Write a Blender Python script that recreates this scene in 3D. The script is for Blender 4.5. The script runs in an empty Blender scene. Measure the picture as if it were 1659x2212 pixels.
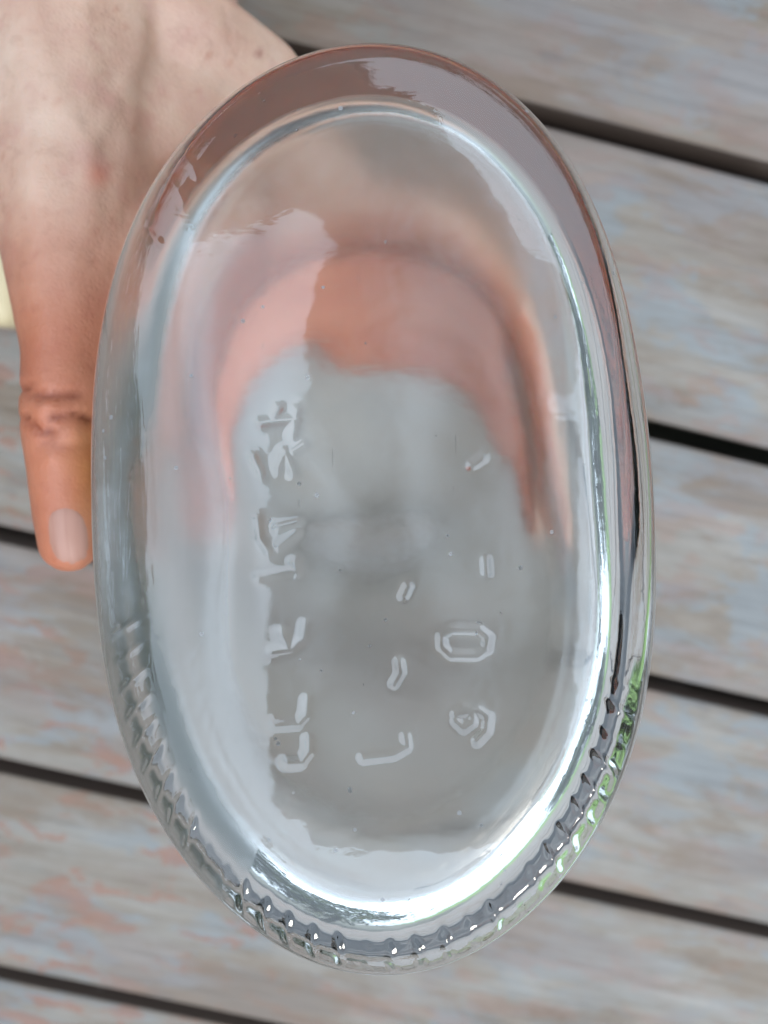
import bpy, bmesh, math, random
import numpy as np
from mathutils import Matrix, Vector, noise
random.seed(4); np.random.seed(4)
C = bpy.context.scene
col = C.collection
R = math.radians

# ------------------------------------------------------------------ camera, sky, sun, exposure
F = 1674.0; CX = 829.5; CY = 1106.0          # focal length and centre in the pixels of a 1659-wide view
n = np.array([-0.00502, -0.18427, 1.0]); n /= np.linalg.norm(n)      # deck normal seen from the camera
e1 = np.array([1.0, 0, 0]) - n[0]*n; e1 /= np.linalg.norm(e1)
e2 = np.cross(n, e1)
D = 0.364                                     # lens height over the deck
BD = 0.110                                    # lens to bottle base
TH = -0.232; PITCH = 0.3299*D; OFF = 0.3335*D
MW = Matrix([[*e1, 0], [*e2, 0], [*n, D], [0, 0, 0, 1]])             # lens frame -> world

cam = bpy.data.cameras.new('camera'); camo = bpy.data.objects.new('camera', cam); col.objects.link(camo)
camo.matrix_world = MW
cam.sensor_fit = 'HORIZONTAL'; cam.sensor_width = 36.0; cam.lens = 36.0*F/1659.0
cam.clip_start = 0.002; cam.clip_end = 500
cam.dof.use_dof = True; cam.dof.focus_distance = BD + 0.002; cam.dof.aperture_fstop = 23.0
C.camera = camo

SUN_EL, SUN_AZ = 52.0, 140.0                   # azimuth: degrees from +Y towards +X
w = bpy.data.worlds.new('World'); C.world = w; w.use_nodes = True
wn = w.node_tree.nodes; wl = w.node_tree.links; wn.clear()
sky = wn.new('ShaderNodeTexSky'); sky.sky_type = 'NISHITA'; sky.sun_disc = False
sky.sun_elevation = R(SUN_EL); sky.sun_rotation = R(SUN_AZ); sky.air_density = 1.0; sky.dust_density = 1.5
tc = wn.new('ShaderNodeTexCoord')
cl = wn.new('ShaderNodeTexNoise'); cl.inputs['Scale'].default_value = 2.3; cl.inputs['Detail'].default_value = 7; cl.inputs['Roughness'].default_value = .55
cr = wn.new('ShaderNodeValToRGB'); cr.color_ramp.elements[0].position = .33; cr.color_ramp.elements[1].position = .48
mx = wn.new('ShaderNodeMix'); mx.data_type = 'RGBA'
# overcast cloud layer in the sky texture's own units: a zenith about three times as bright as the horizon
sep = wn.new('ShaderNodeSeparateXYZ'); wl.new(tc.outputs['Generated'], sep.inputs[0])
ma = wn.new('ShaderNodeMath'); ma.operation = 'MAXIMUM'; ma.inputs[1].default_value = 0; wl.new(sep.outputs['Z'], ma.inputs[0])
mb = wn.new('ShaderNodeMath'); mb.operation = 'MULTIPLY_ADD'; mb.inputs[1].default_value = 2/3; mb.inputs[2].default_value = 1/3; wl.new(ma.outputs[0], mb.inputs[0])
vm = wn.new('ShaderNodeVectorMath'); vm.operation = 'SCALE'; vm.inputs[0].default_value = (25.8, 31.2, 37.2); wl.new(mb.outputs[0], vm.inputs['Scale'])
wl.new(vm.outputs[0], mx.inputs['B'])
bg = wn.new('ShaderNodeBackground'); bg.inputs['Strength'].default_value = 0.15
wo = wn.new('ShaderNodeOutputWorld')
wl.new(tc.outputs['Generated'], cl.inputs['Vector']); wl.new(cl.outputs['Fac'], cr.inputs['Fac'])
wl.new(cr.outputs['Color'], mx.inputs['Factor']); wl.new(sky.outputs['Color'], mx.inputs['A'])
wl.new(mx.outputs['Result'], bg.inputs['Color']); wl.new(bg.outputs[0], wo.inputs[0])

sl = bpy.data.lights.new('sun', 'SUN'); sl.energy = 1.5; sl.angle = R(12); sl.color = (1, .95, .87)
so = bpy.data.objects.new('sun', sl); col.objects.link(so)
sd = Vector((math.cos(R(SUN_EL))*math.sin(R(SUN_AZ)), math.cos(R(SUN_EL))*math.cos(R(SUN_AZ)), math.sin(R(SUN_EL))))
so.rotation_euler = sd.to_track_quat('Z', 'Y').to_euler(); so.location = sd*2

C.view_settings.view_transform = 'Standard'; C.view_settings.look = 'None'
C.view_settings.exposure = -0.35; C.view_settings.gamma = 1
cy = C.cycles
cy.max_bounces = 20; cy.transmission_bounces = 18; cy.glossy_bounces = 10; cy.diffuse_bounces = 4; cy.transparent_max_bounces = 8
cy.caustics_reflective = True; cy.caustics_refractive = True; cy.blur_glossy = 0.3
cy.sample_clamp_indirect = 6.0; cy.use_denoising = True

# ------------------------------------------------------------------ helpers
def tag(o, label=None, cat=None, group=None, kind=None):
    if label: o['label'] = label
    if cat: o['category'] = cat
    if group: o['group'] = group
    if kind: o['kind'] = kind
    return o
def empty(name, mat=None):
    o = bpy.data.objects.new(name, None); col.objects.link(o); o.empty_display_size = .02
    if mat is not None: o.matrix_world = mat
    return o
def mesh_np(name, V, Fq, mat, parent=None, smooth=True, mw=None):
    me = bpy.data.meshes.new(name); V = np.asarray(V, dtype=np.float32); Fq = np.asarray(Fq, dtype=np.int32)
    k = Fq.shape[1]
    me.vertices.add(len(V)); me.vertices.foreach_set('co', V.ravel())
    me.loops.add(Fq.size); me.loops.foreach_set('vertex_index', Fq.ravel())
    me.polygons.add(len(Fq)); me.polygons.foreach_set('loop_start', np.arange(0, Fq.size, k, dtype=np.int32))
    me.update(calc_edges=True); me.validate()
    if smooth: me.shade_smooth()
    if mat: me.materials.append(mat)
    o = bpy.data.objects.new(name, me); col.objects.link(o)
    if parent: o.parent = parent
    if mw is not None: o.matrix_world = mw
    return o
def bm_obj(name, bm, mat, parent=None, smooth=False):
    me = bpy.data.meshes.new(name); bm.to_mesh(me); bm.free()
    if smooth: me.shade_smooth()
    if mat: me.materials.append(mat)
    o = bpy.data.objects.new(name, me); col.objects.link(o)
    if parent: o.parent = parent
    return o
def P(px, py, d):                              # a point of the lens frame seen at (px, py), d metres deep
    return np.array([(px-CX)/F*d, -(py-CY)/F*d, -d])
def sstep(a, b, x):
    t = np.clip((x-a)/(b-a), 0, 1); return t*t*(3-2*t)
class NT:
    def __init__(s, name):
        s.m = bpy.data.materials.new(name); s.m.use_nodes = True; s.t = s.m.node_tree; s.t.nodes.clear()
        s.out = s.n('OutputMaterial'); s.b = s.n('BsdfPrincipled'); s.l(s.b.outputs[0], s.out.inputs[0])
    def n(s, k, **kw):
        x = s.t.nodes.new('ShaderNode'+k)
        for a, v in kw.items(): setattr(x, a, v)
        return x
    def l(s, a, b): s.t.links.new(a, b)
    def noise(s, vec, scale, detail=4, rough=.55, dist=0):
        x = s.n('TexNoise'); x.inputs['Scale'].default_value = scale; x.inputs['Detail'].default_value = detail
        x.inputs['Roughness'].default_value = rough; x.inputs['Distortion'].default_value = dist
        if vec is not None: s.l(vec, x.inputs['Vector'])
        return x.outputs['Fac']
    def ramp(s, fac, stops, interp='LINEAR'):
        x = s.n('ValToRGB'); s.l(fac, x.inputs['Fac']); r = x.color_ramp; r.interpolation = interp
        while len(r.elements) < len(stops): r.elements.new(.5)
        for e, (p, c) in zip(r.elements, stops):
            e.position = p; e.color = (*c, 1) if hasattr(c, '__len__') else (c, c, c, 1)
        return x.outputs['Color']
    def mix(s, fac, a, b, blend='MIX'):
        x = s.n('Mix'); x.data_type = 'RGBA'; x.blend_type = blend
        for k, v in (('Factor', fac), ('A', a), ('B', b)):
            if isinstance(v, (int, float)): x.inputs[k].default_value = v
            elif isinstance(v, tuple): x.inputs[k].default_value = (*v, 1)
            else: s.l(v, x.inputs[k])
        return x.outputs['Result']
    def math(s, op, a, b=0.0):
        x = s.n('Math'); x.operation = op
        for i, v in enumerate((a, b)):
            if isinstance(v, (int, float)): x.inputs[i].default_value = v
            else: s.l(v, x.inputs[i])
        return x.outputs[0]
    def mapping(s, vec, scale=(1, 1, 1), loc=(0, 0, 0)):
        x = s.n('Mapping'); x.inputs['Scale'].default_value = scale; x.inputs['Location'].default_value = loc; s.l(vec, x.inputs['Vector']); return x.outputs[0]
    def bump(s, h, dist, strength=1, normal=None):
        x = s.n('Bump'); x.inputs['Distance'].default_value = dist; x.inputs['Strength'].default_value = strength; s.l(h, x.inputs['Height'])
        if normal is not None: s.l(normal, x.inputs['Normal'])
        return x.outputs[0]

# ------------------------------------------------------------------ materials
bwid = PITCH-.0080
def mat_wood():
    m = NT('weathered_stained_board')
    tc = m.n('TexCoord'); oi = m.n('ObjectInfo')
    off = m.n('CombineXYZ'); m.l(m.math('MULTIPLY', oi.outputs['Random'], 37.0), off.inputs[0]); m.l(m.math('MULTIPLY', oi.outputs['Random'], 11.0), off.inputs[1])
    va = m.n('VectorMath'); va.operation = 'ADD'; m.l(tc.outputs['Object'], va.inputs[0]); m.l(off.outputs[0], va.inputs[1]); v = va.outputs[0]
    grain = m.noise(m.mapping(v, (14, 260, 40)), 1, 6, .65, .4)
    streak = m.noise(m.mapping(v, (10, 42, 9)), 1, 6, .65, .3)
    patch = m.noise(m.mapping(v, (17, 38, 14)), 1, 7, .70, .5)
    patch2 = m.noise(m.mapping(v, (24, 62, 22), (3, 7, 1)), 1, 6, .68, .3)
    broad = m.noise(m.mapping(v, (4, 7, 4), (1, 5, 2)), 1, 3, .5)
    base = m.ramp(streak, [(.30, (.140, .108, .082)), (.44, (.205, .172, .142)), (.55, (.232, .210, .185)), (.70, (.270, .252, .232))])
    blue = m.ramp(patch, [(.50, 0.0), (.56, 1.0)])
    c = m.mix(m.math('MULTIPLY', m.math('MULTIPLY', blue, .6), m.ramp(broad, [(.42, .25), (.55, 1.)])), base, (.190, .222, .245))
    pos = m.n('SeparateXYZ'); geo = m.n('NewGeometry'); m.l(geo.outputs['Position'], pos.inputs[0])
    worn = m.math('ADD', m.math('MULTIPLY', pos.outputs['X'], -6.0), m.math('MULTIPLY', m.math('SUBTRACT', broad, .5), 3.0))
    red = m.ramp(patch2, [(.535, 0.0), (.565, 1.0)])
    c = m.mix(m.math('MULTIPLY', m.math('MULTIPLY', red, .70), m.ramp(worn, [(.0, .35), (.5, 1.)])), c, (.25, .122, .085))
    sp_ = m.n('SeparateXYZ'); m.l(tc.outputs['Object'], sp_.inputs[0]); ya = m.math('ABSOLUTE', sp_.outputs['Y'])
    edge = m.math('ADD', m.math('MULTIPLY', m.math('SUBTRACT', ya, bwid/2-.0050), 220.0), m.math('MULTIPLY', m.math('SUBTRACT', grain, .5), 2.2))
    c = m.mix(m.math('MULTIPLY', m.ramp(edge, [(.0, 0.), (.9, 1.)]), .40), c, (.13, .085, .06))
    mauve = m.noise(m.mapping(v, (7, 16, 9), (4, 4, 8)), 1, 5, .6, .4)
    c = m.mix(m.math('MULTIPLY', m.ramp(mauve, [(.5, 0.), (.58, 1.)]), .45), c, (.195, .155, .145))
    bare = m.noise(m.mapping(v, (6, 20, 9), (14, 2, 1)), 1, 6, .66, .4)
    c = m.mix(m.math('MULTIPLY', m.ramp(bare, [(.54, 0.), (.60, 1.)]), .55), c, (.165, .118, .082))
    flank_shade = m.ramp(m.math('MULTIPLY', m.math('SUBTRACT', ya, bwid/2-.0006), 2000.0), [(.3, 0.), (.9, 1.)])
    c = m.mix(flank_shade, c, (.055, .036, .026))                              # side faces darkened in colour to deepen the shade in the gaps
    gr = m.ramp(grain, [(.30, .76), (.50, 1.0), (.72, 1.10)])
    c = m.mix(.8, m.mix(1.0, c, (.88, .84, .80), 'MULTIPLY'), gr, 'MULTIPLY')
    kn = m.noise(m.mapping(v, (30, 50, 30), (9, 2, 5)), 1, 3, .5)
    c = m.mix(m.math('MULTIPLY', m.ramp(kn, [(.66, 0.), (.74, 1.)]), .4), c, (.12, .10, .09))
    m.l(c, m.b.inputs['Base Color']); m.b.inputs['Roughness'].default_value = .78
    m.l(m.bump(grain, .0012, .7), m.b.inputs['Normal'])
    return m.m
def mat_dark(name='dark_joist', c=(.012, .012, .013), r=.8):
    m = NT(name); tc = m.n('TexCoord'); nn = m.noise(tc.outputs['Object'], 40, 4)
    m.l(m.ramp(nn, [(.3, tuple(x*.7 for x in c)), (.7, tuple(x*1.4 for x in c))]), m.b.inputs['Base Color']); m.b.inputs['Roughness'].default_value = r
    return m.m
def mat_glass(name='clear_bottle_glass', rough=0.0, lump=.15, film_k=.04):
    m = NT(name)
    b = m.b; b.inputs['Base Color'].default_value = (.95, .965, .955, 1)
    b.inputs['Transmission Weight'].default_value = 1; b.inputs['IOR'].default_value = 1.55
    b.inputs['Roughness'].default_value = rough
    tc = m.n('TexCoord')
    v = tc.outputs['Object']
    n1 = m.noise(m.mapping(v, (420, 900, 500)), 1, 3, .5, .3)
    n2 = m.noise(m.mapping(v, (70, 90, 60)), 1, 3, .5)
    nm = m.bump(n1, .00012, .06); nm = m.bump(n2, .0006, lump, nm)
    m.l(nm, b.inputs['Normal'])
    # dust and grime specks on the skin of the glass
    df = m.n('BsdfDiffuse'); df.inputs['Color'].default_value = (.30, .30, .31, 1)
    vo = m.n('TexVoronoi'); vo.inputs['Scale'].default_value = 260; m.l(v, vo.inputs['Vector'])
    sp = m.math('LESS_THAN', vo.outputs['Distance'], .085)
    gate = m.math('GREATER_THAN', m.noise(v, 120, 2), .56)
    film = m.ramp(m.noise(m.mapping(v, (60, 45, 60)), 1, 6, .65, .5), [(.42, .0), (.72, film_k)])
    scr = m.noise(m.mapping(v, (900, 60, 300), (2, 1, 4)), 1, 3, .5, 1.2)
    film = m.math('ADD', film, m.math('MULTIPLY', m.math('MULTIPLY', m.math('GREATER_THAN', scr, .74), m.math('GREATER_THAN', m.noise(v, 60, 2), .55)), .16))
    fac = m.math('MAXIMUM', m.math('MULTIPLY', m.math('MULTIPLY', sp, gate), .6), film)
    ms = m.n('MixShader'); m.l(fac, ms.inputs[0]); m.l(b.outputs[0], ms.inputs[1]); m.l(df.outputs[0], ms.inputs[2]); m.l(ms.outputs[0], m.out.inputs[0])
    return m.m
def mat_skin():
    m = NT('freckled_skin')
    tc = m.n('TexCoord'); v = tc.outputs['Object']; vc = m.n('VertexColor'); vc.layer_name = 'tint'
    a = m.noise(v, 55, 5, .6); f = m.noise(v, 260, 3, .6); f2 = m.noise(m.mapping(v, (1, 1, 1), (5, 5, 5)), 130, 3, .5)
    c = m.ramp(a, [(.30, (.54, .30, .215)), (.5, (.61, .375, .27)), (.7, (.67, .45, .335))])
    c = m.mix(m.math('MULTIPLY', m.ramp(f, [(.56, 0.), (.68, 1.)]), .20), c, (.36, .17, .11))
    c = m.mix(m.math('MULTIPLY', m.ramp(f2, [(.54, 0.), (.70, 1.)]), .40), c, (.50, .24, .19))
    c = m.mix(1.0, c, vc.outputs['Color'], 'MULTIPLY')
    m.l(c, m.b.inputs['Base Color']); m.b.inputs['Roughness'].default_value = .5
    m.b.inputs['Subsurface Weight'].default_value = .25; m.b.inputs['Subsurface Radius'].default_value = (1, .35, .2); m.b.inputs['Subsurface Scale'].default_value = .003
    cells = m.n('TexVoronoi'); cells.feature = 'DISTANCE_TO_EDGE'; cells.inputs['Scale'].default_value = 900; m.l(v, cells.inputs['Vector'])
    m.l(m.bump(cells.outputs['Distance'], .0002, .5, m.bump(m.noise(v, 220, 4), .0006, .5)), m.b.inputs['Normal'])
    return m.m
def mat_simple(name, c, r=.5, var=.15, scale=60, metal=0):
    m = NT(name); tc = m.n('TexCoord'); nn = m.noise(tc.outputs['Object'], scale, 4)
    m.l(m.ramp(nn, [(.3, tuple(x*(1-var) for x in c)), (.7, tuple(min(1, x*(1+var)) for x in c))]), m.b.inputs['Base Color'])
    m.b.inputs['Roughness'].default_value = r; m.b.inputs['Metallic'].default_value = metal
    return m.m
WOOD, JOIST, GLASS, SKIN = mat_wood(), mat_dark(), mat_glass(), mat_skin()
GLASS_IN = mat_glass('hazy_inner_glass', .20, .45, .03); GLASS_WALL = mat_glass('cloudy_inner_wall_glass', .27, .5, .04); GLASS_NECK = mat_glass('cloudy_neck_glass', .38, 1.0, .05)

# ------------------------------------------------------------------ deck: boards over dark joists
ca, sa = math.cos(TH), math.sin(TH)
deck = empty('deck', Matrix.Rotation(TH, 4, 'Z')); tag(deck, kind='structure')
GAP = 0.0080; bw = PITCH - GAP; LEN = 3.0; T = .034
def board(cyy):
    bm = bmesh.new(); nx = 60
    prof = []
    for (yy, zz) in ((-bw/2, -T), (-bw/2, -.0012), (-bw/2+.0006, -.0004), (-bw/2+.0025, 0), (-bw/6, .0003), (bw/6, .0003), (bw/2-.0025, 0), (bw/2-.0006, -.0004), (bw/2, -.0012), (bw/2, -T)):
        prof.append((yy, zz))
    rows = []
    for i in range(nx+1):
        x = -LEN/2 + LEN*i/nx
        rows.append([bm.verts.new((x, yy + .0006*noise.noise(Vector((x*9, cyy*31, 3 if yy > 0 else 8))), zz + (.0004*noise.noise(Vector((x*12, yy*30+cyy*17, 1))) if zz > -.02 else 0))) for yy, zz in prof])
    for i in range(nx):
        for j in range(len(prof)):
            k = (j+1) % len(prof)
            bm.faces.new((rows[i][j], rows[i+1][j], rows[i+1][k], rows[i][k]))
    bm.faces.new(rows[0]); bm.faces.new(list(reversed(rows[-1])))
    bmesh.ops.recalc_face_normals(bm, faces=bm.faces)
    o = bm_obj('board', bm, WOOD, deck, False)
    for p in o.data.polygons: p.use_smooth = len(p.vertices) == 4
    o.data.set_sharp_from_angle(angle=R(50))
    o.location = (0, cyy, 0); return o
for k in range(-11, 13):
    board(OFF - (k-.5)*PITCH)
for i in range(-2, 3):
    bm = bmesh.new(); bmesh.ops.create_cube(bm, size=1, matrix=Matrix.Translation((i*.6+.02, 0, -T-.0415)) @ Matrix.Diagonal((.045, 2.9, .08, 1)))
    bm_obj('joist', bm, JOIST, deck)
g = mat_dark('dark_soil', (.010, .009, .008), .95)
bm = bmesh.new(); bmesh.ops.create_grid(bm, x_segments=60, y_segments=60, size=60)
for v_ in bm.verts: v_.co.z = -.35 + .02*noise.noise(v_.co*1.3)
G = NT('lawn_and_soil'); tcg = G.n('TexCoord'); ng = G.noise(tcg.outputs['Object'], 6, 6)
gs = G.n('SeparateXYZ'); G.l(tcg.outputs['Object'], gs.inputs[0])
side = G.ramp(G.math('ADD', G.math('MULTIPLY', G.math('SUBTRACT', gs.outputs['X'], 1.9), .9), G.math('MULTIPLY', ng, .8)), [(.3, 0.), (.8, 1.)])
G.l(G.mix(side, G.ramp(ng, [(.35, (.045, .040, .028)), (.65, (.085, .080, .05))]), G.ramp(ng, [(.35, (.06, .12, .018)), (.65, (.14, .22, .035))])), G.b.inputs['Base Color']); G.b.inputs['Roughness'].default_value = .95
tag(bm_obj('ground', bm, G.m), kind='structure')

# ------------------------------------------------------------------ glass bottle (local frame: x right, y up, z towards the lens; base ring at z = 0)
BC = P(815, 1106, BD)
bottle = empty('glass_bottle', MW @ Matrix.Translation(Vector(BC)))
tag(bottle, 'clear oval glass bottle held upside down, moulded characters on its base', 'bottle')
SIL = [(800,108),(880,112),(950,130),(1060,188),(1150,268),(1240,400),(1300,550),(1350,750),(1382,950),(1393,1150),(1390,1380),(1368,1560),(1320,1700),(1240,1850),(1130,1970),(1000,2070),(900,2107),(820,2116),(720,2095),(620,2048),(520,1975),(430,1880),(350,1770),(295,1650),(250,1500),(222,1300),(210,1100),(210,950),(228,740),(268,560),(340,400),(430,285),(540,195),(670,130)]
sx = np.array([(p[0]-815)/F*(BD+.009) for p in SIL]); sy = np.array([-(p[1]-1106)/F*(BD+.009) for p in SIL])
ang = np.arctan2(sy, sx) % (2*np.pi); rad = np.hypot(sx, sy); o_ = np.argsort(ang); ang, rad = ang[o_], rad[o_]
NA = 1080
TT = np.arange(NA)*2*np.pi/NA
RR = np.interp(TT, np.r_[ang-2*np.pi, ang, ang+2*np.pi], np.r_[rad, rad, rad])
kf = np.fft.rfft(RR); kk = np.arange(len(kf)); RR = np.fft.irfft(kf*np.exp(-(kk/9.0)**2), NA)      # smooth outline
CT, ST = np.cos(TT), np.sin(TT)

def lowfreq(x, y, seed, amp, sc):
    r = np.random.RandomState(seed); out = np.zeros_like(x)
    for _ in range(7):
        a, ph, q = r.uniform(0, 6.28), r.uniform(0, 6.28), r.uniform(.5, 1.5)*sc
        out += np.sin((x*math.cos(a)+y*math.sin(a))*q+ph)
    return out*amp/2.6
# embossed strokes, px positions on the base, rotated type reading down the left side
CHARS = [
 [[(560,912),(640,905)],[(640,885),(632,940)],[(588,908),(600,880)]],
 [[(545,985),(562,1022)],[(600,1010),(615,975),(632,1020)],[(632,975),(655,960)]],
 [[(555,1120),(560,1165),(578,1190)],[(600,1140),(640,1130)],[(600,1180),(638,1150)]],
 [[(556,1245),(640,1235)],[(640,1238),(636,1215)]],
 [[(585,1410),(630,1402),(655,1380),(660,1350)],[(608,1372),(622,1398)]],
 [[(592,1568),(645,1565),(662,1545),(664,1515)]],
 [[(620,1650),(652,1648),(668,1625),(668,1598)]],
 [[(785,1640),(850,1632),(880,1615),(876,1592)]],
 [[(955,1375),(975,1362),(1035,1362),(1055,1378),(1050,1405),(1030,1418),(975,1418),(955,1400),(955,1375)]],
 [[(985,1545),(1000,1530),(1022,1538),(1022,1562),(1002,1575),(985,1560)],[(985,1545),(1030,1535),(1054,1550),(1050,1580),(1030,1602)]],
 [[(1020,1006),(1044,990)]],
 [[(1050,1210),(1052,1238)]],
 [[(872,1290),(882,1268)]],
 [[(862,1432),(866,1455),(852,1480)]],
]
def px2l(p): return np.array([(p[0]-815)/F*BD, -(p[1]-1106)/F*BD])
def seg_dist(X, Y, a, b):
    d = b-a; L = d@d; t = np.clip(((X-a[0])*d[0]+(Y-a[1])*d[1])/L, 0, 1)
    return np.hypot(X-a[0]-t*d[0], Y-a[1]-t*d[1])

# outer profile rows: (scale s, inset in m, depth z)
rows = []
for s in np.linspace(0.004, .60, 125): rows.append((s, None))
for s in np.linspace(.60, .985, 150)[1:]: rows.append((s, None))
S = np.array([r[0] for r in rows])[:, None]*np.ones((1, NA))
def round_w(*v):                               # a width that varies round the oval: right, top, left, bottom
    v = np.array(v); w4 = np.stack([np.clip(CT, 0, 1), np.clip(ST, 0, 1), np.clip(-CT, 0, 1), np.clip(-ST, 0, 1)])**2
    return (w4*v[:, None]).sum(0)
HEEL = round_w(.0065, .0058, .0140, .0120)
def base_z(s, X, Y):
    d = (1-s)*RR                                                             # metres in from the rim
    z = -.0011*(1-np.clip(s/.78, 0, 1)**2)**1.3                              # faintly hollow middle
    h = np.clip(1-d/HEEL, 0, 1)
    z = z - .0092*(1-np.sqrt(np.maximum(0, 1-h**2.15)))                      # broad soft heel
    z = z + .00035*np.exp(-((d-.0066)/.0016)**2)*np.clip(-ST+.15, 0, 1)      # the knurled standing line
    return z + lowfreq(X, Y, 3, .00009, 110.)
X0 = S*RR*CT; Y0 = S*RR*ST
Z0 = base_z(S, X0, Y0)
letter_id = -np.ones(S.shape, int)
for i, ch in enumerate(CHARS):
    dm = np.full(S.shape, 1.0)
    for st in ch:
        q = [px2l(p) for p in st]
        for a, b in zip(q[:-1], q[1:]):
            m_ = (X0 > min(a[0], b[0])-.004) & (X0 < max(a[0], b[0])+.004) & (Y0 > min(a[1], b[1])-.004) & (Y0 < max(a[1], b[1])+.004)
            dm[m_] = np.minimum(dm[m_], seg_dist(X0[m_], Y0[m_], a, b))
    Z0 += (.00021)*(1.15 if i >= 8 else 1)*np.exp(-(dm/.00078)**2)
    letter_id[dm < .00135] = i
# knurls: little radial crescents round the standing ring
per = np.cumsum(np.hypot(np.diff(np.r_[RR*CT, RR[0]*CT[0]]), np.diff(np.r_[RR*ST, 0]))); PER = per[-1]
NK = 84; kid = -np.ones(S.shape, int)
arc = (np.r_[0, per[:-1]])[None, :]
for k in range(NK):
    a0 = (k+.5)*PER/NK + np.random.uniform(-.2, .2)*.001
    da = (arc - a0 + PER/2) % PER - PER/2
    rr_ = .0064-(1-S)*RR                                                       # metres across the ring
    bend = da - 25*(rr_)**2*np.sign(.5-((k*7) % 10 > 6)) - .10*rr_
    hgt = np.exp(-(bend/.00072)**2)*np.exp(-(rr_/.0026)**4)
    tk = 2*math.pi*np.interp((a0 % PER), np.r_[0, per], np.arange(NA+1)/NA); fade = (.15+1.0*np.random.rand()**.8)*float(max(sstep(-.25 if math.cos(tk) < 0 else -.50, -.62 if math.cos(tk) < 0 else -.8, math.sin(tk)), .35*(k in (28, 29, 31))))
    if fade < .02: continue
    Z0 += .00034*hgt*fade
    kid[(np.abs(bend) < .0014) & (np.abs(rr_) < .0032)] = k
# body rows (continue outwards and back)
sB, zB = [], []
def add(s, z): sB.append(s); zB.append(z)
for t in np.linspace(0, 1, 16)[1:]:
    h = .868+.132*t; add(.985+.015*math.sin(t*math.pi/2), None)
zl = -.0092
sB = []; zB = []
for t in np.linspace(0, 1, 18)[1:]: add(.985+.017*math.sin(t*math.pi/2), zl-.0075*t-.000*t)
for t in np.linspace(0, 1, 30)[1:]: add(1.002+.012*math.sin(t*math.pi), zl-.0075-.070*t)
zs = zl-.0775
NECK = .0088
def blend_row(t):      # shoulder: outline shrinks to a round neck
    return t
rowsX, rowsY, rowsZ = [X0], [Y0], [Z0]
for s, z in zip(sB, zB):
    rowsX.append((s*RR*CT)[None]); rowsY.append((s*RR*ST)[None]); rowsZ.append(np.full((1, NA), z) )
def shoulder(rin, inset):
    out = []
    for t in np.linspace(0, 1, 34)[1:]:
        q = .5-.5*math.cos(math.pi*t)
        r = (RR*1.002-inset)*(1-q)+ (NECK-inset*.8)*q
        out.append((r, zs-.050*t))
    for t in np.linspace(0, 1, 12)[1:]:
        out.append((np.full(NA, NECK-inset*.8), zs-.050-.050*t))
    return out
for r, z in shoulder(0, 0):
    rowsX.append((r*CT)[None]); rowsY.append((r*ST)[None]); rowsZ.append(np.full((1, NA), z))
ztip = zs-.100
OX, OY, OZ = np.vstack(rowsX), np.vstack(rowsY), np.vstack(rowsZ)
nOut = OX.shape[0]
# inner rows (from the neck back to the cavity floor), every 3rd angle would break the strip, so keep NA
IX, IY, IZ = [], [], []
for r, z in [(np.full(NA, NECK-.0018), ztip-.0012)] : IX.append(r*CT); IY.append(r*ST); IZ.append(np.full(NA, z))
for r, z in reversed(shoulder(0, .0030)): IX.append(r*CT); IY.append(r*ST); IZ.append(np.full(NA, z))
wall = lambda z: .0030 + .0007*np.sin(2*TT+z*60) + .0004*np.sin(5*TT+1)
for t in np.linspace(0, 1, 30): 
    z = zs + (zl-.0135-zs)*t; r = RR*(1.002+.012*math.sin((1-t)*math.pi)) - wall(z)
    IX.append(r*CT); IY.append(r*ST); IZ.append(np.full(NA, z))
zf = zl-.0135; CORN = round_w(.0105, .0085, .0170, .0140)
for t in np.linspace(0, 1, 26)[1:]:
    a = t*math.pi/2; ins = .0030+CORN*(1-math.cos(a)); r = RR*1.002-ins - (wall(zf)-.003)*(1-t)
    IX.append(r*CT); IY.append(r*ST); IZ.append(zf + .0115*math.sin(a)+0*TT)
ztop = zf+.0115; rl = RR*1.002-.0030-CORN
for s in np.linspace(1, .004, 70)[1:]:
    x = rl*s*CT; y = rl*s*ST
    IX.append(x); IY.append(y); IZ.append(ztop - .0046*(1-s**2)**2.0 + lowfreq(x, y, 9, .0007, 75.)*(1-s**4))
IX, IY, IZ = np.array(IX), np.array(IY), np.array(IZ)
AX = np.vstack([OX, IX]); AY = np.vstack([OY, IY]); AZ = np.vstack([OZ, IZ]); NR = AX.shape[0]
LEAN = .07; AY = AY + LEAN*np.minimum(0, AZ+.0092)                      # the body leans a little from the line of sight
V = np.stack([AX, AY, AZ], -1).reshape(-1, 3)
ii, jj = np.meshgrid(np.arange(NR-1), np.arange(NA), indexing='ij'); j2 = (jj+1) % NA
Q = np.stack([ii*NA+jj, (ii+1)*NA+jj, (ii+1)*NA+j2, ii*NA+j2], -1)
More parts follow.
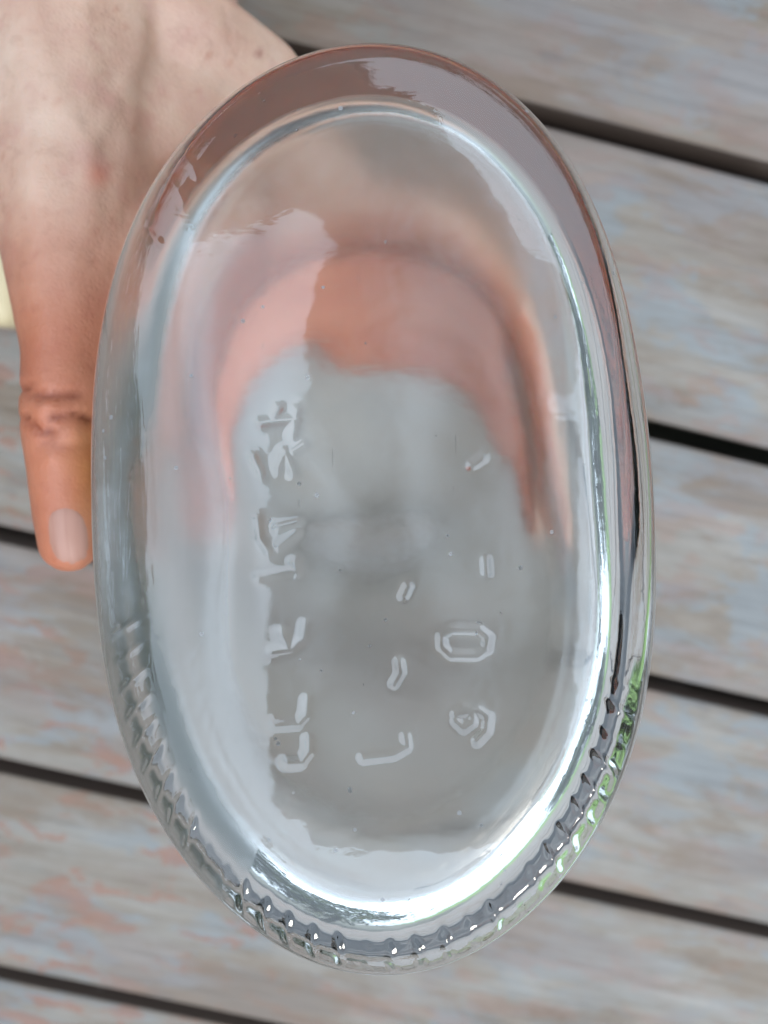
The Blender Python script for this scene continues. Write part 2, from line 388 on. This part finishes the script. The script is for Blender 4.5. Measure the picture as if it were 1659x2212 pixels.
# vertex normals of the whole skin, so pieces cut from it stay seamless
Pg = V.reshape(NR, NA, 3); du = np.gradient(Pg, axis=0); dv = np.roll(Pg, -1, 1)-np.roll(Pg, 1, 1)
N = np.cross(du, dv); N /= np.maximum(np.linalg.norm(N, axis=-1, keepdims=True), 1e-12); N = N.reshape(-1, 3)
part = np.zeros((NR-1, NA), int)
nb = S.shape[0]
lid = letter_id[:-1]; kd = kid[:-1]
part[:nb-1] = np.where(lid >= 0, lid+1, np.where(kd >= 0, 1000+kd, 0))
def cut(name, mask, caps=()):
    q = Q[mask].reshape(-1, 4)
    idx, inv = np.unique(q, return_inverse=True)
    Vv = V[idx]; Fq = inv.reshape(-1, 4)
    cen = Vv.mean(0)*0
    me = bpy.data.meshes.new(name)
    nv = len(Vv); loops = Fq.ravel(); starts = list(range(0, loops.size, 4)); loops = list(loops)
    for ring in caps:
        starts.append(len(loops)); rr = [int(np.searchsorted(idx, r)) for r in ring]; loops += rr
    me.vertices.add(nv); me.vertices.foreach_set('co', Vv.astype(np.float32).ravel())
    me.loops.add(len(loops)); me.loops.foreach_set('vertex_index', np.array(loops, np.int32))
    me.polygons.add(len(starts)); me.polygons.foreach_set('loop_start', np.array(starts, np.int32))
    me.update(calc_edges=True); me.shade_smooth()
    me.normals_split_custom_set_from_vertices(N[idx].astype(np.float32))
    me.materials.append(GLASS)
    if caps:
        me.materials.append(GLASS_IN); me.materials.append(GLASS_NECK); me.materials.append(GLASS_WALL); rowi, coli = np.nonzero(mask); mi = np.r_[np.where(rowi < nOut, 0, np.where(rowi < nOut+46, 2, np.where(rowi < nOut+46+48, np.where((TT[coli] > R(58)) & (TT[coli] < R(250)), 3, 0), 1))).astype(np.int32), np.zeros(len(caps), np.int32)]; me.polygons.foreach_set('material_index', mi)
    o = bpy.data.objects.new(name, me); col.objects.link(o); o.parent = bottle
    return o
capA = [int(j) for j in range(NA)]; capB = [int((NR-1)*NA+j) for j in range(NA)][::-1]
cut('bottle_body', part == 0, (capA, capB))
for i in range(len(CHARS)): cut('embossed_character', part == i+1)
for k in range(NK):
    if (part == 1000+k).any(): cut('base_knurl', part == 1000+k)

# ------------------------------------------------------------------ hand
def capsule_mesh(bm, a, b, ra, rb):
    a, b = Vector(a), Vector(b); L = (b-a).length; k = max(2, int(L/.003))
    for i in range(k+1):
        t = i/k; bmesh.ops.create_icosphere(bm, subdivisions=2, radius=ra*(1-t)+rb*t, matrix=Matrix.Translation(a.lerp(b, t)))
def chain(bm, pts):
    for p, q in zip(pts[:-1], pts[1:]): capsule_mesh(bm, P(*p[:3]), P(*q[:3]), p[3], q[3])
bm = bmesh.new()
chain(bm, [(150,1172,.150,.0062),(148,1110,.150,.0070),(138,1000,.150,.0074),(133,905,.150,.0082),(140,760,.152,.0084),(142,560,.157,.0125),(150,330,.164,.0180),(130,60,.172,.024),(-40,-420,.185,.026)])
chain(bm, [(165,560,.157,.0110),(300,520,.172,.0125),(380,500,.180,.0105)])
chain(bm, [(190,330,.168,.0150),(400,270,.182,.0155),(600,330,.198,.0125)])
chain(bm, [(170,-350,.190,.024),(240,40,.180,.021),(410,125,.182,.0165),(550,200,.192,.0142),(720,380,.204,.0115)])   # index metacarpal
chain(bm, [(170,-350,.205,.022),(450,160,.205,.015),(720,400,.208,.0115)])
chain(bm, [(150,-350,.220,.020),(480,160,.228,.014),(700,420,.224,.0105)])
chain(bm, [(130,-350,.235,.018),(430,200,.236,.013),(600,400,.228,.0098)])
def wall_r(th, d):                              # how far the glass reaches from the bottle's axis, th degrees round, at depth d
    r0 = float(np.interp(math.radians(th) % (2*math.pi), np.r_[TT, 2*math.pi], np.r_[RR, RR[0]]))*1.012
    t = min(1, max(0, (d-.196)/.050)); q = .5-.5*math.cos(math.pi*t)
    return r0*(1-q) + NECK*q
def wrap(th, d, off):
    r = wall_r(th, d)+off; return np.array([BC[0]+r*math.cos(math.radians(th)), BC[1]+r*math.sin(math.radians(th))-LEAN*(d-.119), -d])
def wrapped(bm, ths, d0, d1, r0, r1, press=.0012):
    k = len(ths); pr = None
    for i, th in enumerate(ths):
        u = i/(k-1); r = r0*(1-u)+r1*u; p = wrap(th, d0*(1-u)+d1*u, r-press)
        if pr is not None: capsule_mesh(bm, pr[0], p, pr[1], r)
        pr = (p, r)
for i in range(4):                                                                                    # palm and web laid on the glass
    wrapped(bm, list(range(168, 56, -8)), .194+i*.0052, .200+i*.0052, .0112+.0004*math.sin(i*2.1), .0104)
for i in range(5): wrapped(bm, list(range(156, 108, -8)), .158+i*.0065, .164+i*.0065, .0095, .0100)
wrapped(bm, [70, 58, 46, 34, 22, 12, 4], .200, .196, .0098, .0072)
wrapped(bm, [70, 58, 46, 34, 22, 12, 6], .216, .214, .0098, .0074)
wrapped(bm, [96, 84, 72, 60, 50, 42], .219, .219, .0094, .0070)
chain(bm, [(330,150,.235,.026),(520,330,.245,.022)])
hm = bpy.data.meshes.new('tmp'); bm.to_mesh(hm); bm.free()
ho = bpy.data.objects.new('tmp', hm); col.objects.link(ho)
rm = ho.modifiers.new('r', 'REMESH'); rm.mode = 'VOXEL'; rm.voxel_size = .0014
sm = ho.modifiers.new('s', 'SMOOTH'); sm.iterations = 9; sm.factor = .5
dg = bpy.context.evaluated_depsgraph_get(); ev = ho.evaluated_get(dg); me = bpy.data.meshes.new_from_object(ev)
bpy.data.objects.remove(ho)
nv = len(me.vertices); co = np.zeros(nv*3, np.float32); me.vertices.foreach_get('co', co); co = co.reshape(-1, 3).astype(float)
no = np.zeros(nv*3, np.float32); me.vertices.foreach_get('normal', no); no = no.reshape(-1, 3)
px = CX + co[:, 0]/-co[:, 2]*F; py = CY - co[:, 1]/-co[:, 2]*F
disp = np.zeros(nv); tint = np.ones((nv, 3)); front = no[:, 2] > -.2
thumb = (px < 330) & (py > 500)
def crease(pts, depth, wd, col_=None, strength=.5):
    global disp, tint
    d = np.full(nv, 1e3)
    for a, b in zip(pts[:-1], pts[1:]):
        a, b = np.array(a, float), np.array(b, float)
        e = b-a; t = np.clip(((px-a[0])*e[0]+(py-a[1])*e[1])/(e@e), 0, 1); d = np.minimum(d, np.hypot(px-a[0]-t*e[0], py-a[1]-t*e[1]))
    g_ = np.exp(-(d/wd)**2)*front; disp -= depth*g_
    if col_ is not None: tint *= 1-(1-np.array(col_))*(g_*strength)[:, None]
def bumpat(x, y, r, h, col_=None, s=.5):
    global disp, tint
    g_ = np.exp(-(((px-x)**2+(py-y)**2)/r**2))*front; disp += h*g_
    if col_ is not None: tint *= 1-(1-np.array(col_))*(g_*s)[:, None]
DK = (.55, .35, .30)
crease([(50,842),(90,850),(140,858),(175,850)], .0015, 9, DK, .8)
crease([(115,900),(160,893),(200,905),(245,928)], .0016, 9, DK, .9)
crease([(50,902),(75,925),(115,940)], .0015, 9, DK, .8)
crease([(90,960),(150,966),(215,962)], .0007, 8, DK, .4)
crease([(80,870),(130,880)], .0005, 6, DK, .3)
for x, y, r, h in ((105,875,22,.0008),(160,935,24,.0007),(120,980,24,.0004)): bumpat(x, y, r, h)
bumpat(210, 380, 26, .0003, (1., .55, .5), .7); bumpat(560, 115, 9, .0002, (.45, .25, .25), .9)
rv = np.random.RandomState(5)
for _ in range(60):
    x_, y_, a_, l_ = rv.uniform(0, 600), rv.uniform(0, 640), rv.uniform(-.5, .9), rv.uniform(25, 80)
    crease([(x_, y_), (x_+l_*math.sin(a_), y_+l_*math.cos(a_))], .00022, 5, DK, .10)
for _ in range(46): bumpat(rv.uniform(0, 560), rv.uniform(0, 620), rv.uniform(4, 8), .00005, (.74, .50, .42), .45)
crease([(60,-40),(110,180),(190,330),(200,480)], -.0006, 26); crease([(330,-40),(300,120),(190,330)], -.0005, 20)
bumpat(300, 250, 40, 0, (.85, .7, .6), .3)
me.vertices.foreach_set('co', (co+no*disp[:, None]).astype(np.float32).ravel())
# redder, browner towards the thumb; pale over the back of the hand; pink on the palm side
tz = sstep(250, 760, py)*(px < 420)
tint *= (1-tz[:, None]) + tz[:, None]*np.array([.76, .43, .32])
ty = np.exp(-(((px-205)/45)**2+((py-1010)/110)**2)); tint *= 1+ty[:, None]*np.array([.25, .35, -.25])
rx, ry = co[:, 0]-BC[0], co[:, 1]-BC[1]; rl_ = np.hypot(rx, ry)+1e-6; inw = -(no[:, 0]*rx+no[:, 1]*ry)/rl_
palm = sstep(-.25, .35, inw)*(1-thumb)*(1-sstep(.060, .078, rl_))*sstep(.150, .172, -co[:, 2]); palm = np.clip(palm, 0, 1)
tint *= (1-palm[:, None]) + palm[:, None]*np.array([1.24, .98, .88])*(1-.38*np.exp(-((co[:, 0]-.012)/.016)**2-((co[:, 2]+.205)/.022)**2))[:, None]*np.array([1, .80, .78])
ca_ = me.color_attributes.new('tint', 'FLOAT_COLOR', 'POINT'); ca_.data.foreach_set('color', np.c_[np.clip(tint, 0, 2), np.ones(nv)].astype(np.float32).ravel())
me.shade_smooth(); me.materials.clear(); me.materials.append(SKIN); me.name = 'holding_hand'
hand = empty('person', MW); tag(hand, 'person whose freckled bare hand holds the bottle from behind, thumb along its side', 'person')
hs = bpy.data.objects.new('holding_hand', me); col.objects.link(hs); hs.parent = hand
# thumb nail: a curved plate laid on the thumb
NM = NT('thumb_nail'); tcn = NM.n('TexCoord'); nn_ = NM.noise(NM.mapping(tcn.outputs['Object'], (900, 60, 60)), 1, 3)
NM.l(NM.ramp(nn_, [(.3, (.36, .17, .12)), (.7, (.41, .21, .155))]), NM.b.inputs['Base Color']); NM.b.inputs['Roughness'].default_value = .5
from mathutils.bvhtree import BVHTree
bvh = BVHTree.FromPolygons([tuple(v.co) for v in me.vertices], [tuple(p.vertices) for p in me.polygons])
NU, NV_ = 20, 26; nvt = []; 
for j in range(NV_+1):
    for i in range(NU+1):
        u = i/NU*2-1; v2 = j/NV_*2-1
        wv = 50*(1-abs(v2)**3.2*.55)*(1 if v2 > 0 else 1)
        x = 148+u*wv+8*v2; y = 1158+v2*72 + (u*u*-14 if v2 > .3 else u*u*14*(v2 < -.3))*min(1, abs(v2)*1.2)
        d = Vector(((x-CX)/F, -(y-CY)/F, -1)).normalized()
        hit = bvh.ray_cast(Vector((0, 0, 0)), d)
        p = hit[0] if hit[0] is not None else d*.15
        edge = 1-max(abs(u), abs(v2))**6
        nvt.append(tuple(p - d*(.00045*edge-.0003)))
fq = [(j*(NU+1)+i, (j+1)*(NU+1)+i, (j+1)*(NU+1)+i+1, j*(NU+1)+i+1) for j in range(NV_) for i in range(NU)]
nail = mesh_np('thumb_nail', nvt, fq, NM.m, hand)
sf = nail.modifiers.new('t', 'SOLIDIFY'); sf.thickness = .0004; sf.offset = -1

# ------------------------------------------------------------------ unidentified pale thing at the left edge, stood in for by a rounded block
bm = bmesh.new(); bmesh.ops.create_cube(bm, size=1, matrix=Matrix.Diagonal((.05, .040, .03, 1)))
bmesh.ops.bevel(bm, geom=list(bm.edges), offset=.011, segments=5, affect='EDGES', profile=.6)
bx = bm_obj('item', bm, mat_simple('pale_cream', (.50, .40, .24), .5, .08), smooth=True)
pt = MW @ Vector(P(-62, 590, .335)); bx.location = (pt.x, pt.y, .0155); bx.rotation_euler = (0, 0, R(-12))
tag(bx, 'unidentified pale yellow rounded box on the deck, peeping out left of the thumb', 'item')

# ------------------------------------------------------------------ the phone that takes the picture, mirrored in the base
ph = empty('phone', MW); tag(ph, 'dark phone held over the bottle, mirrored as the grey middle of its base', 'phone')
bm = bmesh.new(); bmesh.ops.create_cube(bm, size=1, matrix=Matrix.Translation((.009, -.028, .0062)) @ Matrix.Diagonal((.070, .125, .008, 1)))
bmesh.ops.bevel(bm, geom=[e for e in bm.edges if abs((e.verts[0].co-e.verts[1].co).z) > .005], offset=.009, segments=6, affect='EDGES')
bmesh.ops.bevel(bm, geom=[e for e in bm.edges if e.calc_face_angle(0) > 1.2], offset=.0015, segments=3, affect='EDGES')
bm_obj('casing', bm, mat_simple('dark_phone_glass', (.018, .019, .022), .35, .1), ph)
bm = bmesh.new(); bmesh.ops.create_cone(bm, cap_ends=True, segments=40, radius1=.006, radius2=.0055, depth=.0012, matrix=Matrix.Translation((0, 0, .0015)))
bm_obj('lens_ring', bm, mat_simple('dark_metal', (.03, .03, .03), .3, .1, metal=.8), ph)

# ------------------------------------------------------------------ the photographer, leaning in from the top of the picture (mirrored in the base)
def grown(name, build, mat, parent, voxel, smooth=6):
    bm = bmesh.new(); build(bm); m_ = bpy.data.meshes.new('t'); bm.to_mesh(m_); bm.free()
    t = bpy.data.objects.new('t', m_); col.objects.link(t)
    r_ = t.modifiers.new('r', 'REMESH'); r_.mode = 'VOXEL'; r_.voxel_size = voxel
    q_ = t.modifiers.new('s', 'SMOOTH'); q_.iterations = smooth
    e = bpy.data.meshes.new_from_object(t.evaluated_get(bpy.context.evaluated_depsgraph_get())); bpy.data.objects.remove(t)
    e.materials.clear(); e.materials.append(mat); e.shade_smooth(); e.name = name
    c_ = e.color_attributes.new('tint', 'FLOAT_COLOR', 'POINT'); c_.data.foreach_set('color', np.ones(len(e.vertices)*4, np.float32))
    o = bpy.data.objects.new(name, e); col.objects.link(o); o.parent = parent; return o
def cap(bm, a, b, ra, rb):
    a, b = Vector(a), Vector(b); k = max(1, int((b-a).length/(min(ra, rb)*.5)))
    for i in range(k+1):
        t = i/k; bmesh.ops.create_icosphere(bm, subdivisions=2, radius=ra*(1-t)+rb*t, matrix=Matrix.Translation(a.lerp(b, t)))
HC = Vector((-.085, .26, .35))
def head(bm):
    ax = Vector((0, .62, .78))                                      # crown direction; the face looks down at the phone
    fw = Vector((0, -.78, -.62)).normalized()
    cap(bm, HC+ax*.02, HC+ax*.045-fw*.02, .078, .082); cap(bm, HC-ax*.02+fw*.008, HC-ax*.062+fw*.022, .066, .044)
    cap(bm, HC+fw*.076+ax*.010, HC+fw*.086-ax*.022, .009, .0125)      # nose
    cap(bm, HC+fw*.064-ax*.055+Vector((-.016, 0, 0)), HC+fw*.064-ax*.055+Vector((.016, 0, 0)), .008, .008)   # lips
    for sx_ in (-1, 1):
        cap(bm, HC+Vector((sx_*.078, 0, 0))+ax*.01, HC+Vector((sx_*.078, 0, 0))-ax*.02, .013, .010)          # ears
        cap(bm, HC+fw*.074+ax*.026+Vector((sx_*.016, 0, 0)), HC+fw*.070+ax*.026+Vector((sx_*.042, 0, 0)), .009, .008)   # brows
    cap(bm, HC-ax*.05-fw*.02, HC-ax*.13-fw*.07, .052, .06)
    cap(bm, P(190, -250, .20), (.055, .30, -.15), .027, .031); cap(bm, (.055, .30, -.15), (.16, .42, -.10), .033, .042)    # forearm of the holding arm
    cap(bm, (-.27, .44, .06), (-.13, .24, .055), .042, .03); cap(bm, (-.13, .24, .055), (-.012, .11, .032), .03, .024)      # arm that holds the phone
    cap(bm, (-.004, .11, .032), (.016, .062, .018), .026, .022)
    for k, fx in enumerate((-.010, .007, .024, .039)):                                                       # fingers closed over the phone's top edge
        kn = Vector((fx+.003, .062, .010)); mid = Vector((fx+.001, .046, -.001)); cap(bm, kn, mid, .0098, .0084)
        cap(bm, mid, Vector((fx, .031+.002*abs(k-1.5), -.003)), .0080, .0064)
    cap(bm, (.016, .058, .026), (.012, .034, .0205), .012, .010); cap(bm, (.012, .034, .0205), (.010, .012, .019), .010, .008)      # thumb over it
grown('head_and_arms', head, SKIN, hand, .0035)
def shirt(bm):
    nk = HC+Vector((0, .13, -.13)); ch = Vector((-.10, .52, .02))
    cap(bm, nk, ch, .085, .14); cap(bm, ch+Vector((-.12, 0, .03)), ch+Vector((.12, 0, .03)), .10, .10); cap(bm, ch, ch+Vector((0, .12, -.13)), .145, .125)
    cap(bm, ch+Vector((-.17, -.02, .05)), (-.27, .45, .055), .070, .054)
    cap(bm, ch+Vector((.15, -.02, .05)), ch+Vector((.20, -.04, -.03)), .070, .058); cap(bm, ch+Vector((.20, -.04, -.03)), (.155, .415, -.098), .056, .050)
grown('shirt', shirt, mat_simple('faded_grey_cotton', (.22, .24, .25), .9, .2, 200), hand, .007, 12)
def trousers(bm):                                                  # kneeling on the deck
    hp = Vector((-.10, .65, -.12))
    cap(bm, hp+Vector((-.05, 0, 0)), hp+Vector((.05, 0, 0)), .122, .122)
    for sx_ in (-1, 1):
        kn = Vector((-.10+sx_*.15, .45, -.205)); cap(bm, hp+Vector((sx_*.08, 0, 0)), kn, .095, .074); cap(bm, kn, (kn.x, .86, -.148), .064, .050)
grown('trousers', trousers, mat_simple('dark_denim', (.03, .045, .08), .9, .3, 300), hand, .007, 10)
def hair(bm):
    ax = Vector((0, .62, .78)); fw = Vector((0, -.78, -.62)).normalized()
    cap(bm, HC+ax*.05-fw*.01, HC+ax*.03-fw*.045, .086, .08); cap(bm, HC-ax*.02-fw*.05, HC-ax*.05-fw*.05, .07, .05)
grown('hair', hair, mat_simple('brown_hair', (.05, .03, .018), .7, .4, 300), hand, .005, 4)
for sx_ in (-1, 1):
    ax = Vector((0, .62, .78)); fw = Vector((0, -.78, -.62)).normalized()
    bm = bmesh.new(); bmesh.ops.create_uvsphere(bm, u_segments=16, v_segments=10, radius=.0115, matrix=Matrix.Translation(HC+fw*.077+ax*.008+Vector((sx_*.030, 0, 0))))
    bm_obj('eye', bm, mat_simple('eye_white', (.6, .58, .55), .2, .05), hand, True)
    bm = bmesh.new(); bmesh.ops.create_uvsphere(bm, u_segments=12, v_segments=8, radius=.0055, matrix=Matrix.Translation(HC+fw*.0845+ax*.005+Vector((sx_*.030, 0, 0))))
    bm_obj('iris', bm, mat_dark('dark_iris', (.03, .02, .015), .2), hand, True)

# ------------------------------------------------------------------ dark trees round the deck, seen only bent and mirrored in the rim of the glass
LEAF = NT('tree_leaves'); tl = LEAF.n('TexCoord'); nl = LEAF.noise(tl.outputs['Object'], 3.0, 5)
LEAF.l(LEAF.ramp(nl, [(.35, (.018, .040, .014)), (.52, (.045, .085, .02)), (.64, (.20, .26, .03))]), LEAF.b.inputs['Base Color']); LEAF.b.inputs['Roughness'].default_value = .6
BARK = mat_simple('bark', (.07, .05, .035), .9, .4, 20)
def tree(x, y, h, rc):
    t = empty('tree', Matrix.Translation((x, y, -.35)))
    tag(t, 'dark leafy tree beyond the deck, only streaks of it in the glass rim', 'tree', 'trees round the deck')
    bm = bmesh.new(); pr = None
    for i in range(7):
        z = h*.75*i/6; r = .10*(1-i/8); c = Vector((.12*math.sin(i*1.1+x), .12*math.cos(i*1.4+y), z))
        ring = [bm.verts.new(c+Vector((r*math.cos(a*math.pi/4), r*math.sin(a*math.pi/4), 0))) for a in range(8)]
        if pr:
            for a in range(8): bm.faces.new((pr[a], pr[(a+1) % 8], ring[(a+1) % 8], ring[a]))
        pr = ring
    bm_obj('trunk', bm, BARK, t, True)
    rs = np.random.RandomState(int(abs(x*131+y*17)*10) % 9999)
    cc = rs.normal(size=(26, 3)); cc /= np.linalg.norm(cc, axis=1)[:, None]; cc *= rs.uniform(.3, 1, (26, 1))**.5
    cc = cc*np.array([rc, rc, h*.42])+np.array([0, 0, h*.56])
    k = 190; p = np.repeat(cc, k, 0) + rs.normal(size=(26*k, 3))*rc*.20
    a_ = rs.normal(size=p.shape); a_ /= np.linalg.norm(a_, axis=1)[:, None]; b_ = np.cross(a_, rs.normal(size=p.shape)); b_ /= np.linalg.norm(b_, axis=1)[:, None]
    sz = rs.uniform(.05, .10, (len(p), 1))
    Vv = np.stack([p-a_*sz, p-b_*sz*.5, p+a_*sz, p+b_*sz*.5], 1).reshape(-1, 3)
    mesh_np('crown', Vv, np.arange(len(Vv)).reshape(-1, 4), LEAF.m, t, False)
for x, y, h, rc in ((3.6, .4, 3.6, 1.3), (3.2, 2.6, 4.2, 1.4), (1.0, 4.2, 3.9, 1.5), (-1.8, 3.9, 4.0, 1.5), (-3.8, 1.6, 3.6, 1.4), (-3.9, -1.1, 3.2, 1.3), (-2.6, -3.2, 3.0, 1.2), (3.9, -2.2, 2.2, 1.1), (-.9, -4.1, 3.4, 1.3), (-2.6, .3, 3.8, 1.2), (-2.3, -1.7, 3.3, 1.1)):
    tree(x, y, h, rc)
